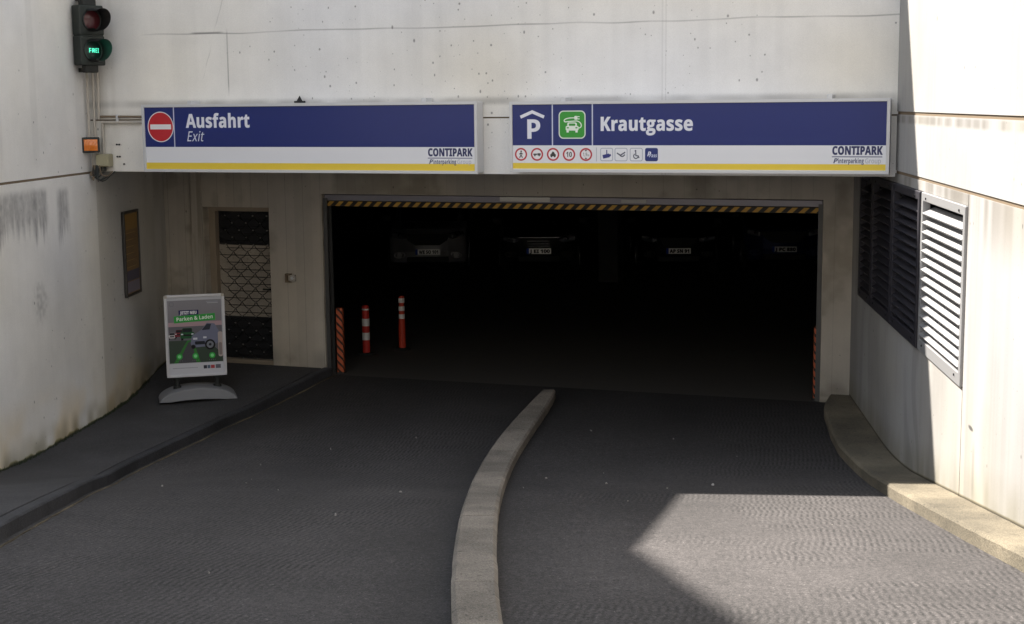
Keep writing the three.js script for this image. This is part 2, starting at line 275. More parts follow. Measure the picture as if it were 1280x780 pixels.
// ---------------------------------------------------------------- walls and buildings
const O_L = [-5.203, 0], O_R = [3.313, 0];
const sL = (z) => z / LD[1], sR = (z) => z / RD[1];
{
  const w = thing('retaining_wall', 'tall white left-hand wall with grey mildew runs and a damp foot beside the pavement', 'wall');
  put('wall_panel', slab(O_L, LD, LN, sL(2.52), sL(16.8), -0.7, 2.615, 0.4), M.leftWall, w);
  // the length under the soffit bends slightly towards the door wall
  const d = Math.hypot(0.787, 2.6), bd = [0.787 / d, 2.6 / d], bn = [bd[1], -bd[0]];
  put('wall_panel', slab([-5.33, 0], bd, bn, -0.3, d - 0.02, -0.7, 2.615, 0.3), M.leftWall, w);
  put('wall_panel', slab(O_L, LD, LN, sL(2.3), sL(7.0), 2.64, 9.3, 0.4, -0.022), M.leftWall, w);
  put('wall_core', slab(O_L, LD, LN, sL(2.45), sL(7.0), 2.2, 3.0, 0.3, -0.03), M.joint, w);
  put('parapet', slab(O_L, LD, LN, sL(7.02), sL(16.8), 2.64, 2.75, 0.4), M.leftWall, w);
}
{
  const w = thing('louvred_wall', 'tall white right-hand wall with rusty joints and an opening for the louvres', 'wall'); const P = (...a) => slab(O_R, RD, RN, ...a);
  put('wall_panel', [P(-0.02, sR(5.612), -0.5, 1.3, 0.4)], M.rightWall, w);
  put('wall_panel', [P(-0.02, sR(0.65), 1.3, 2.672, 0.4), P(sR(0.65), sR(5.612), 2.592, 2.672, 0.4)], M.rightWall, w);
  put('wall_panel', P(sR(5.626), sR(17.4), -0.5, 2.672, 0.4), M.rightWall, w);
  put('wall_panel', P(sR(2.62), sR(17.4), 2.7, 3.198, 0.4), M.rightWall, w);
  put('wall_panel', P(sR(2.62), sR(17.4), 3.226, 11.5, 0.4), M.rightWall, w);  // carried up out of view to block sky and bounce sun onto the front
  put('wall_core', [P(sR(5.5), sR(17), -0.4, 2.68, 0.2, -0.009), P(sR(2.63), sR(17), 2.66, 3.4, 0.2, -0.008), P(0, sR(5.7), 2.62, 2.7, 0.2, -0.03)], M.joint, w);
  put('vent_chamber', [P(sR(0.5), sR(5.75), 1.1, 2.66, 0.2, -0.45), P(sR(0.5), sR(5.75), 1.2, 1.26, 0.4, -0.1)], M.dark, w);
}
{
  const b = thing('garage_building', 'white concrete front over the garage entrance, behind the two blue signs', 'building');
  const f = (y0, y1, x0, x1) => slab([0, 2.6], [1, 0], [0, 1], x0, x1, y0, y1, 0.3);
  put('fascia', f(2.64, 3.186, -4.62, 3.985), M.fascia, b); put('fascia', f(3.2, 5.2, -4.62, 3.985), M.fascia, b);
  put('joint_strip', [slab([0, 2.6], [1, 0], [0, 1], -4.6, 4.1, 2.7, 3.4, 0.2, -0.02), box(0.3, 2.5, 0.2, 3.9, 3.95, 2.45)], M.joint, b);
  put('soffit', box(9.6, 0.3, 2.32, -0.75, 2.82, 1.14), M.wallTile, b);
  // door wall with the garage opening
  const sh = new THREE.Shape([[-5.5, -0.15], [-4.77, -0.15], [-4.77, 2.07], [-3.84, 2.07], [-3.84, -0.15], [-3.1, -0.15], [-3.1, 2.25], [2.99, 2.25], [2.99, -0.15], [3.5, -0.15], [3.5, 2.67], [-5.5, 2.67]].map(a => new THREE.Vector2(...a)));
  const g = new THREE.ExtrudeGeometry(sh, { depth: 0.236, bevelEnabled: true, bevelSize: 0.007, bevelThickness: 0.007, bevelOffset: -0.007, bevelSegments: 2 }).translate(0, 0, -0.243);
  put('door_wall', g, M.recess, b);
  put('pilaster', rbox(0.16, 2.5, 0.05, 0.012, -4.86, 1.3, 0.01), M.recess, b);
  put('plinth', rbox(0.74, 0.06, 0.03, 0.01, -3.47, 0.02, 0.012), M.wallTile, b);
  const n = put('upper_floor', box(17, 2.5, 23, -3, 3.9, -9.3), M.wallTile, b);
  const roof = 10, a = [-5.9, 2.53], c = [4.6, -0.04];
  const s2 = new THREE.Shape([[a[0], a[1]], [c[0], c[1]], [c[0] - 2, c[1] - 9], [a[0] - 2, a[1] - 9]].map(([x, z]) => new THREE.Vector2(x, -z)));
  put('upper_block', new THREE.ExtrudeGeometry(s2, { depth: roof - 5.15, bevelEnabled: false }).rotateX(-Math.PI / 2).translate(0, 5.15, 0), M.wallTile, b);
  // inside
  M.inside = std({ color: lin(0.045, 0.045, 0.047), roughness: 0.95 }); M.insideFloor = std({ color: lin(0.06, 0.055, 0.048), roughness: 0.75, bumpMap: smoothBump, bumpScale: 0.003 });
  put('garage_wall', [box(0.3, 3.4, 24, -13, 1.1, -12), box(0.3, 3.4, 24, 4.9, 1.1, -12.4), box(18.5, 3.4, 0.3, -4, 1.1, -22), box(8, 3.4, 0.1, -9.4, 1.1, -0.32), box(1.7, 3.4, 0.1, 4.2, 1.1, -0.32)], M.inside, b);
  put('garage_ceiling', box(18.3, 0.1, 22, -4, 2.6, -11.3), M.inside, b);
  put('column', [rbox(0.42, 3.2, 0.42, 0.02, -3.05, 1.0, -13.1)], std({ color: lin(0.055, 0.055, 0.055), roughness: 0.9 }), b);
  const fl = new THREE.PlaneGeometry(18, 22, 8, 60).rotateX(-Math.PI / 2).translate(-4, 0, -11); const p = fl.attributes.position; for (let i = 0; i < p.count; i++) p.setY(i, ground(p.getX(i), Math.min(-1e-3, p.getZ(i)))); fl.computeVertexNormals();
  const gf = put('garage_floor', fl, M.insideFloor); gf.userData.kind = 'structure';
}
{ // the houses on the left that shade the ramp
  const ext = (pts, y0, y1) => new THREE.ExtrudeGeometry(new THREE.Shape(pts.map(([x, z]) => new THREE.Vector2(x, -z))), { depth: y1 - y0, bevelEnabled: false }).rotateX(-Math.PI / 2).translate(0, y0, 0);
  const a = thing('house_block', 'pale house standing on the left wall above the traffic light', 'house');
  put('wall', ext([[-5.75, 0.3], [-5.05, 2.5], [-3.95, 6.9], [-10, 6.9], [-10, 0.3]], 1.6, 9.29), M.wallTile, a);
  const b = thing('house_block', 'tall pale house further left beyond the ramp wall', 'house');
  put('wall', ext([[-9.4, 2.2], [-5.3, 9.0], [-11, 13], [-15, 4]], 1.55, 15), M.wallTile, b);
  const c = thing('house_block', 'long pale unseen house row across the street, added to block low sky light', 'house');  // added out of view; its height keeps low sky light off the recess
  put('wall', ext([[-22, 31], [44, 31], [44, 40], [-22, 40]], 1.55, 14), M.wallTile, c); put('roof', ext([[-22.4, 30.6], [44.4, 30.6], [44.4, 40.4], [-22.4, 40.4]], 14, 14.3), M.darkKerb, c);
}
// ---------------------------------------------------------------- louvres in the right wall
{
  const mk = (z0, z1, frameMat, slatMat, n, label, proud) => {
    const w = (z1 - z0) / RD[1], zc = (z0 + z1) / 2;
    const t = thing('vent_louvre', label, 'louvre', [rightX(zc), 1.946, zc], Math.atan2(RN[0], RN[1]), 'louvre units along the right wall');
    const H = 1.29, fw = 0.07;
    put('frame', [rbox(w - 0.012, fw, 0.06, 0.006, 0, H / 2 - fw / 2 - 0.002, proud), rbox(w - 0.012, fw * 1.35, 0.06, 0.006, 0, -H / 2 + fw * 0.7, proud), rbox(fw, H - 0.01, 0.062, 0.006, -w / 2 + fw / 2 + 0.004, 0, proud), rbox(fw, H - 0.01, 0.062, 0.006, w / 2 - fw / 2 - 0.004, 0, proud)], frameMat, t);
    const y0 = -H / 2 + 0.13, pitch = (H - 0.23) / n;
    const prof = new THREE.Shape([[0, 0], [0.012, -0.012], [0.018, 0], [-0.075, 0.046], [-0.09, 0.046], [-0.09, 0.041], [-0.078, 0.038]].map(a => new THREE.Vector2(...a)));
    const sg = new THREE.ExtrudeGeometry(prof, { depth: w - 2 * fw - 0.01, bevelEnabled: false }).rotateY(-Math.PI / 2).translate((w - 2 * fw - 0.01) / 2, 0, 0);
    for (let i = 0; i < n; i++) { const m = put('slat', sg, slatMat, t); m.position.set(0, y0 + pitch * (i + 0.1) , 0.012 + proud * 0.4); m.rotation.x = rr(-0.03, 0.03); }
    for (const sx of [-1, 1]) for (const yy of [-0.585, 0.6]) put('screw', cyl(0.009, 0.009, 0.008, 0, 0, 0, 10).rotateX(Math.PI / 2).translate(sx * (w / 2 - 0.2), yy, proud + 0.034), M.dark, t);
    return t;
  };
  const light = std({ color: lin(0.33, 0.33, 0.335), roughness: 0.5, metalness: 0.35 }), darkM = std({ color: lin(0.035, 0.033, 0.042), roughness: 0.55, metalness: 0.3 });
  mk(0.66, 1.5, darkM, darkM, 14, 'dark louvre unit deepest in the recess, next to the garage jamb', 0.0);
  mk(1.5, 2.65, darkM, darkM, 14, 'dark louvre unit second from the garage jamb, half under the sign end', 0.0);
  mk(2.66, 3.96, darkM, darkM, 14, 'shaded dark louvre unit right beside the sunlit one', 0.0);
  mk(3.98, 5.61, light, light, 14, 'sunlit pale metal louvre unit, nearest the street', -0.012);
}
// ---------------------------------------------------------------- the two signs
const NAVY = '#0c236e', WHITE = '#e4e6ec', YEL = '#e8cb40';
function fit(g, s, x, y, w, font, color, align = 'left') { g.font = font; g.fillStyle = color; g.textAlign = 'left'; g.textBaseline = 'alphabetic'; const m = g.measureText(s).width; g.save(); g.translate(x, y); g.scale(w / m, 1); g.fillText(s, 0, 0); if (/^bold/.test(font) && s.length > 5 && s.length < 11) { g.strokeStyle = color; g.lineWidth = 3; g.strokeText(s, 0, 0); } g.restore(); }
function rrect(g, x, y, w, h, r) { g.beginPath(); g.moveTo(x + r, y); g.arcTo(x + w, y, x + w, y + h, r); g.arcTo(x + w, y + h, x, y + h, r); g.arcTo(x, y + h, x, y, r); g.arcTo(x, y, x + w, y, r); g.closePath(); }
const disc = (g, x, y, r, c) => { g.fillStyle = c; g.beginPath(); g.arc(x, y, r, 0, 7); g.fill(); };
function brand(g, x, w, base) {
  fit(g, 'CONTIPARK', x, base, w, 'bold 56px sans-serif', '#20295c');
  g.fillStyle = '#4a5078'; g.fillRect(x, base + 9, w, 4);
  fit(g, 'P', x + 4, base + 42, 22, 'bold italic 34px sans-serif', '#20295c'); fit(g, 'interparking', x + w * 0.12, base + 42, w * 0.52, 'bold 33px sans-serif', '#3b4268'); fit(g, 'Group', x + w * 0.66, base + 42, w * 0.32, '33px sans-serif', '#a9adbd');
}
const K = 549;
const texL = canvasTex(2048, 352, (g, W, H) => {
  const X = (x) => (x + 3.745) * K, Y = (y) => (3.325 - y) * K;
  g.fillStyle = WHITE; g.fillRect(0, 0, W, H); g.fillStyle = NAVY; g.fillRect(0, 0, W, Y(2.915)); g.fillStyle = YEL; g.fillRect(0, Y(2.752), W, Y(2.684) - Y(2.752));
  disc(g, X(-3.553), Y(3.122), 0.158 * K, '#e8e6ea'); disc(g, X(-3.553), Y(3.122), 0.148 * K, '#c01f2b'); g.fillStyle = '#e8e6ea'; g.fillRect(X(-3.68), Y(3.148), 0.254 * K, 0.052 * K);
  g.fillStyle = '#c9cde0'; g.fillRect(X(-3.396), 0, 7, Y(2.915));
  fit(g, 'Ausfahrt', X(-3.245), Y(3.115), 0.755 * K, 'bold 104px sans-serif', '#e6e8f2'); fit(g, 'Exit', X(-3.25), Y(2.972), 0.205 * K, 'italic 78px sans-serif', '#dfe2ee');
  brand(g, X(-0.515), 0.47 * K, Y(2.828));
});
const texR = canvasTex(1934, 341, (g, W, H) => {
  const X = (x) => (x - 0.373) * K, Y = (y) => (3.316 - y) * K;
  g.fillStyle = WHITE; g.fillRect(0, 0, W, H); g.fillStyle = NAVY; g.fillRect(0, 0, W, Y(2.925)); g.fillStyle = YEL; g.fillRect(0, Y(2.755), W, Y(2.7) - Y(2.755));
  g.fillStyle = '#c9cde0'; for (const x of [0.777, 1.175]) g.fillRect(X(x) - 3, 0, 7, Y(2.925));
  // roofed P
  g.strokeStyle = '#e6e8f2'; g.lineWidth = 17; g.beginPath(); g.moveTo(X(0.455), Y(3.195)); g.lineTo(X(0.575), Y(3.245)); g.lineTo(X(0.695), Y(3.195)); g.stroke();
  fit(g, 'P', X(0.498), Y(2.988), 0.17 * K, 'bold 144px sans-serif', '#e6e8f2');
  // charging car
  const gx = X(0.841), gy = Y(3.255), gs = 0.268 * K; rrect(g, gx, gy, gs, gs, 26); g.fillStyle = '#dfe8df'; g.fill(); rrect(g, gx + 6, gy + 6, gs - 12, gs - 12, 21); g.fillStyle = '#2f9a33'; g.fill();
  const q = gs / 100, I = (x, y, w, h, r = 3) => { rrect(g, gx + x * q, gy + y * q, w * q, h * q, r * q); g.fill(); };
  g.fillStyle = '#e8f2e8'; I(32, 42, 36, 16, 6); I(26, 54, 48, 17, 5); I(29, 68, 9, 10, 2); I(62, 68, 9, 10, 2); g.fillStyle = '#2f9a33'; I(38, 46, 24, 8, 3); I(30, 59, 8, 4, 2); I(62, 59, 8, 4, 2);
  g.strokeStyle = '#e8f2e8'; g.lineWidth = 4 * q; g.beginPath(); g.moveTo(gx + 74 * q, gy + 62 * q); g.bezierCurveTo(gx + 92 * q, gy + 60 * q, gx + 84 * q, gy + 38 * q, gx + 66 * q, gy + 37 * q); g.lineTo(gx + 24 * q, gy + 40 * q); g.bezierCurveTo(gx + 14 * q, gy + 34 * q, gx + 26 * q, gy + 25 * q, gx + 58 * q, gy + 26 * q); g.stroke();
  g.fillStyle = '#e8f2e8'; I(58, 19, 12, 14, 4); g.fillRect(gx + 69 * q, gy + 20 * q, 9 * q, 3.5 * q); g.fillRect(gx + 69 * q, gy + 28 * q, 9 * q, 3.5 * q);
  fit(g, 'Krautgasse', X(1.245), Y(3.062), 0.905 * K, 'bold 98px sans-serif', '#e6e8f2');
  // round prohibition signs
  const ry = Y(2.838), ring = (x) => { disc(g, x, ry, 34, '#b5202e'); disc(g, x, ry, 26, '#eceaee'); };
  const cs = [0.458, 0.621, 0.783, 0.943, 1.111].map(X); cs.forEach(ring); g.strokeStyle = '#333'; g.fillStyle = '#333';
  { const x = cs[0]; disc(g, x + 1, ry - 16, 4.5, '#333'); g.lineWidth = 5; g.beginPath(); g.moveTo(x, ry - 10); g.lineTo(x, ry + 3); g.lineTo(x - 8, ry + 18); g.moveTo(x, ry + 3); g.lineTo(x + 8, ry + 18); g.moveTo(x - 9, ry); g.lineTo(x, ry - 8); g.lineTo(x + 9, ry - 1); g.stroke(); }
  { const x = cs[1]; g.fillStyle = '#444'; g.fillRect(x - 20, ry - 4, 20, 8); g.fillRect(x + 2, ry - 6, 18, 11); disc(g, x - 12, ry + 6, 4, '#444'); disc(g, x + 12, ry + 6, 4, '#444'); }
  { const x = cs[2]; g.fillStyle = '#333'; g.fillRect(x - 15, ry - 1, 30, 11); g.beginPath(); g.moveTo(x - 12, ry); g.lineTo(x - 2, ry - 16); g.lineTo(x + 5, ry - 12); g.lineTo(x + 12, ry); g.fill(); disc(g, x - 9, ry + 10, 5, '#333'); disc(g, x + 9, ry + 10, 5, '#333'); }
  fit(g, '10', cs[3] - 17, ry + 14, 34, 'bold 38px sans-serif', '#333');
  { const x = cs[4]; g.fillStyle = '#444'; g.beginPath(); g.moveTo(x - 7, ry - 24); g.lineTo(x + 7, ry - 24); g.lineTo(x, ry - 15); g.fill(); g.beginPath(); g.moveTo(x - 7, ry + 24); g.lineTo(x + 7, ry + 24); g.lineTo(x, ry + 15); g.fill(); fit(g, '1,9', x - 17, ry + 9, 24, '26px sans-serif', '#444'); fit(g, 'm', x + 8, ry + 9, 11, '16px sans-serif', '#444'); }
  g.fillStyle = '#a8abba'; g.fillRect(X(1.213), ry - 36, 3, 72);
  const qs = [1.316, 1.457, 1.605, 1.752].map(X); qs.forEach((x, i) => { rrect(g, x - 34, ry - 34, 68, 68, 10); g.fillStyle = i === 3 ? '#1d2f74' : '#9aa0b4'; g.fill(); if (i < 3) { rrect(g, x - 31, ry - 31, 62, 62, 8); g.fillStyle = '#e6e8ee'; g.fill(); } });
  { const x = qs[0]; g.fillStyle = '#26307c'; g.save(); g.translate(x, ry + 7); g.rotate(-0.22); g.fillRect(-21, -9, 36, 19); g.fillRect(14, -5, 9, 11); g.restore(); g.fillRect(x - 2, ry - 24, 5, 24); }
  { const x = qs[1]; g.strokeStyle = '#3c4258'; g.lineWidth = 6; g.beginPath(); g.moveTo(x - 22, ry - 8); g.lineTo(x - 4, ry + 4); g.lineTo(x + 22, ry - 12); g.moveTo(x - 10, ry - 2); g.quadraticCurveTo(x + 6, ry + 20, x + 20, ry); g.stroke(); }
  { const x = qs[2]; g.strokeStyle = '#3c4258'; g.lineWidth = 5; g.beginPath(); g.arc(x - 2, ry + 8, 12, 0.2, 4.2); g.moveTo(x - 3, ry - 14); g.lineTo(x - 2, ry + 6); g.lineTo(x + 10, ry + 6); g.lineTo(x + 15, ry + 18); g.stroke(); disc(g, x - 4, ry - 19, 4.5, '#3c4258'); }
  { const x = qs[3]; fit(g, 'P', x - 25, ry + 8, 20, 'italic bold 34px sans-serif', '#e6e8f2'); fit(g, 'Pass', x - 14, ry + 14, 42, 'italic bold 26px sans-serif', '#cfd6ea'); }
  brand(g, X(3.42), 0.442 * K, Y(2.842));
});
M.alu = std({ color: lin(0.62, 0.63, 0.65), roughness: 0.45, metalness: 0.25 });
function sign(x0, x1, y0, y1, tex, label) {
  const w = x1 - x0, h = y1 - y0, t = thing('entrance_sign', label, 'sign', [(x0 + x1) / 2, (y0 + y1) / 2, 2.6]);
  put('sign_case', rbox(w - 0.01, h - 0.01, 0.175, 0.01, 0, 0, 0.097), M.alu, t);
  const b = 0.03, miter = (len) => new THREE.ExtrudeGeometry(new THREE.Shape([[-len / 2, 0], [len / 2, 0], [len / 2 - b, -b], [-len / 2 + b, -b]].map(a => new THREE.Vector2(...a))), { depth: 0.018, bevelEnabled: true, bevelSize: 0.002, bevelThickness: 0.003, bevelSegments: 1, bevelOffset: -0.002 });
  const fr = [miter(w).translate(0, h / 2, 0), miter(w).rotateZ(Math.PI).translate(0, -h / 2, 0), miter(h).rotateZ(Math.PI / 2).translate(-w / 2, 0, 0), miter(h).rotateZ(-Math.PI / 2).translate(w / 2, 0, 0)].map(g => g.translate(0, 0, 0.186));
  put('sign_frame', fr, M.alu, t);
  const face = new THREE.BoxGeometry(w - 2 * b + 0.004, h - 2 * b + 0.004, 0.006).translate(0, 0, 0.19);
  put('sign_face', face, std({ map: tex, roughness: 0.35 }), t);
  for (const sx of [-0.35, 0.35]) put('hanger', rbox(0.05, 0.05, 0.2, 0.006, sx * w, h / 2 + 0.012, 0.08), M.alu, t);
  return t;
}
sign(-3.775, 0.012, 2.648, 3.354, texL, 'long blue sign reading Ausfahrt Exit with a no-entry disc, left of the two');
sign(0.345, 3.925, 2.67, 3.346, texR, 'long blue sign reading Krautgasse with white P and green charging icon');
{ const c = thing('cable_clip', 'small black clip on the top edge of the Ausfahrt sign', 'clip', [-1.98, 3.366, 2.66]); put('clip_body', new THREE.ConeGeometry(0.045, 0.07, 5).scale(1, 1, 0.6).translate(0, 0.03, 0), M.dark, c); put('clip_jaw', rbox(0.11, 0.02, 0.05, 0.006, 0, 0, 0), M.dark, c); }
// ---------------------------------------------------------------- signal and fittings at the left corner
M.black = std({ color: lin(0.018, 0.02, 0.018), roughness: 0.6 }); M.green = std({ color: lin(0.022, 0.028, 0.024), roughness: 0.55 });
{
  const yaw = 1.2, t = thing('traffic_light', 'dark two-lamp traffic light with green FREI lit, at the upper left corner', 'traffic light', [-4.345, 3.775, 2.86], yaw); t.scale.setScalar(0.84);
  put('housing', [rbox(0.36, 0.37, 0.17, 0.02, 0, 0.555, 0), rbox(0.36, 0.37, 0.17, 0.02, 0, 0.18, 0), box(0.33, 0.02, 0.15, 0, 0.367, 0)], M.green, t);
  put('bracket', [rbox(0.2, 0.12, 0.11, 0.02, 0, 0.79, 0), box(0.1, 0.05, 0.34, 0, 0.83, -0.13)], M.black, t); put('bracket', [rbox(0.19, 0.1, 0.11, 0.02, 0, -0.045, 0), box(0.1, 0.05, 0.34, 0, -0.06, -0.13)], M.black, t);
  const visor = () => { const g = new THREE.CylinderGeometry(0.135, 0.145, 0.26, 40, 6, true, -Math.PI * 0.22, Math.PI * 1.44).rotateX(Math.PI / 2).rotateZ(0); const p = g.attributes.position; for (let i = 0; i < p.count; i++) { const zz = p.getZ(i), yy = p.getY(i); p.setZ(i, 0.085 + (zz + 0.13) * (0.6 + 0.4 * clamp((yy + 0.14) / 0.28))); } g.computeVertexNormals(); return g; };
  const vm = std({ color: lin(0.014, 0.015, 0.015), roughness: 0.55, side: THREE.DoubleSide });
  const glow = canvasTex(256, 256, (g, W) => { g.fillStyle = '#000'; g.fillRect(0, 0, W, W); fit(g, 'FREI', 48, 158, 160, 'bold 84px sans-serif', '#ffffff'); g.fillStyle = '#000'; for (let k = 0; k < 16; k++) g.fillRect(0, 78 + k * 11, W, 3); });
  for (const [y, mat] of [[0.555, new THREE.MeshPhysicalMaterial({ color: lin(0.07, 0.008, 0.012), roughness: 0.35, clearcoat: 0.6 })], [0.18, new THREE.MeshPhysicalMaterial({ color: lin(0.008, 0.02, 0.018), roughness: 0.3, emissive: new THREE.Color(0.1, 1, 0.62), emissiveMap: glow, emissiveIntensity: 0.6 })]]) {
    const v = put('visor', visor(), vm, t); v.position.y = y;
    const lens = put('signal_lens', new THREE.CircleGeometry(0.122, 40).translate(0, 0, 0), mat, t); const p = lens.geometry.attributes.position; for (let i = 0; i < p.count; i++) p.setZ(i, 0.03 * (1 - (p.getX(i) ** 2 + p.getY(i) ** 2) / 0.015)); lens.geometry.computeVertexNormals(); lens.position.set(0, y, 0.088);
    put('lens_ring', new THREE.TorusGeometry(0.128, 0.012, 8, 40).translate(0, y, 0.088), vm, t);
  }
  const gl = new THREE.PointLight(new THREE.Color(0.1, 1, 0.62), 0.003, 3); gl.position.set(0, 0.18, 0.14); gl.name = 'signal_light'; t.add(gl);
}
M.conduit = std({ color: lin(0.50, 0.46, 0.40), roughness: 0.7 }); M.oldConduit = std({ color: lin(0.2, 0.15, 0.1), roughness: 0.8 });
{
  const c = thing('cable_conduit', 'pale conduits running from the traffic light down the corner and across to the sign', 'conduit');
  for (const [x, z, y0] of [[-4.47, 2.66, 2.66], [-4.425, 2.635, 3.2], [-4.50, 2.72, 2.9]]) put('pipe', bar([x, y0, z], [x + 0.012, 3.76, z], 0.013), M.conduit, c);
  put('pipe', bar([-4.43, 3.232, 2.62], [-3.76, 3.226, 2.62], 0.012), M.oldConduit, c);
  put('pipe', bar([-4.39, 3.168, 2.625], [-3.76, 3.165, 2.625], 0.016), M.conduit, c);
  put('pipe', bar([-4.39, 2.67, 2.622], [-4.39, 3.168, 2.622], 0.014), M.conduit, c);
  for (const [x, y] of [[-4.2, 3.2], [-3.86, 3.2]]) put('pipe_clip', rbox(0.025, 0.1, 0.03, 0.004, x, y, 2.62), M.alu, c);
  for (const [x, y] of [[-4.23, 2.93], [-4.2, 2.93], [-4.23, 2.8], [-4.2, 2.8], [-4.15, 2.72]]) put('screw', cyl(0.009, 0.009, 0.02, 0, 0, 0, 8).rotateX(Math.PI / 2).translate(x, y, 2.605), M.dark, c);
}
{
  const a = thing('warning_lamp', 'small amber lamp in a black box below the traffic light', 'lamp', [-4.44, 2.93, 2.78], 0.6);
  put('lamp_box', rbox(0.185, 0.165, 0.09, 0.012, 0, 0, -0.02), M.black, a);
  const lens = new THREE.PlaneGeometry(0.14, 0.12, 12, 10); { const p = lens.attributes.position; for (let i = 0; i < p.count; i++) p.setZ(i, 0.02 * (1 - Math.abs(p.getX(i)) / 0.083) * (1 - Math.abs(p.getY(i)) / 0.07) + ((i * 7) % 5) * 0.0015); lens.computeVertexNormals(); }
  put('amber_lens', lens.translate(0, 0, 0.027), new THREE.MeshPhysicalMaterial({ color: lin(0.8, 0.22, 0.03), roughness: 0.25, clearcoat: 0.7 }), a);
  const j = thing('junction_box', 'cream junction box under the amber lamp', 'box', [-4.36, 2.762, 2.66], 0.1);
  put('box_body', rbox(0.16, 0.14, 0.1, 0.014), std({ color: lin(0.36, 0.33, 0.22), roughness: 0.6 }), j); put('box_lid', rbox(0.14, 0.12, 0.02, 0.008, 0, 0, 0.053), std({ color: lin(0.38, 0.35, 0.23), roughness: 0.6 }), j);
  put('cable_gland', cyl(0.018, 0.018, 0.05, 0, -0.09, 0), M.black, j); put('cable_gland', cyl(0.018, 0.018, 0.05, -0.05, -0.09, 0), M.black, j);
  const w = thing('cable_bundle', 'tangle of loose dark cables hanging under the junction box', 'cables', [-4.42, 2.66, 2.72]);
  for (let k = 0; k < 9; k++) { const a0 = rr(-0.06, 0.05), d = rr(0.05, 0.2), e = rr(-0.12, 0.32); put('cable', tube([[a0, 0.05, 0], [a0 + e * 0.25, -d * 0.6, 0.03], [a0 + e * 0.6, -d * rr(0.2, 1), 0.02], [e, -d * rr(-0.1, 0.5), -0.03]], rr(0.005, 0.011), 6, 14), k % 3 ? M.black : M.oldConduit, w); }
}
// ---------------------------------------------------------------- notice on the left wall, key switch, door
{
  const d = Math.hypot(0.787, 2.6), z = 1.5, b = thing('notice_board', 'narrow brown and yellow notice board on the curved left wall', 'notice board', [leftX(z) + 0.012, 1.63, z], Math.PI / 2 + Math.atan2(0.787, 2.6) - 0);
  const tex = canvasTex(256, 480, (g, W, H) => { g.fillStyle = '#8d6f45'; g.fillRect(0, 0, W, H); g.fillStyle = '#a4803f'; g.fillRect(10, 10, W - 20, 90); for (let k = 0; k < 26; k++) { g.fillStyle = k % 5 ? '#6b5436' : '#b99a5a'; g.fillRect(22, 118 + k * 8, 120 + 90 * hash(k, 1, 1), 3); } g.fillStyle = '#4d4a63'; g.fillRect(10, 340, W - 20, 60); g.fillStyle = '#8b8597'; g.fillRect(10, 405, W - 20, 64); });
  put('board_frame', [rbox(0.58, 0.03, 0.035, 0.006, 0, 0.485, 0.015), rbox(0.58, 0.03, 0.035, 0.006, 0, -0.485, 0.015), rbox(0.03, 1.0, 0.035, 0.006, -0.275, 0, 0.015), rbox(0.03, 1.0, 0.035, 0.006, 0.275, 0, 0.015)], std({ color: lin(0.08, 0.075, 0.07), roughness: 0.4, metalness: 0.6 }), b);
  put('board_panel', box(0.54, 0.96, 0.012, 0, 0, 0.012), std({ map: tex, roughness: 0.4 }), b);
  b.rotation.y = Math.atan2(2.6 / d, -0.787 / d);
  const k = thing('key_switch', 'small key switch on the wall between door and garage opening', 'switch', [-3.54, 1.2, 0.03]);
  put('switch_plate', rbox(0.075, 0.085, 0.04, 0.01, 0.03, 0, 0), std({ color: lin(0.44, 0.41, 0.37), roughness: 0.6 }), k); put('switch_bracket', [box(0.07, 0.018, 0.05, -0.03, 0.045, 0), box(0.018, 0.11, 0.05, -0.06, 0, 0), box(0.06, 0.018, 0.05, -0.03, -0.045, 0)], M.oldConduit, k); put('key_lock', cyl(0.02, 0.02, 0.02).rotateX(Math.PI / 2).translate(0.035, 0.005, 0.03), M.alu, k);
}
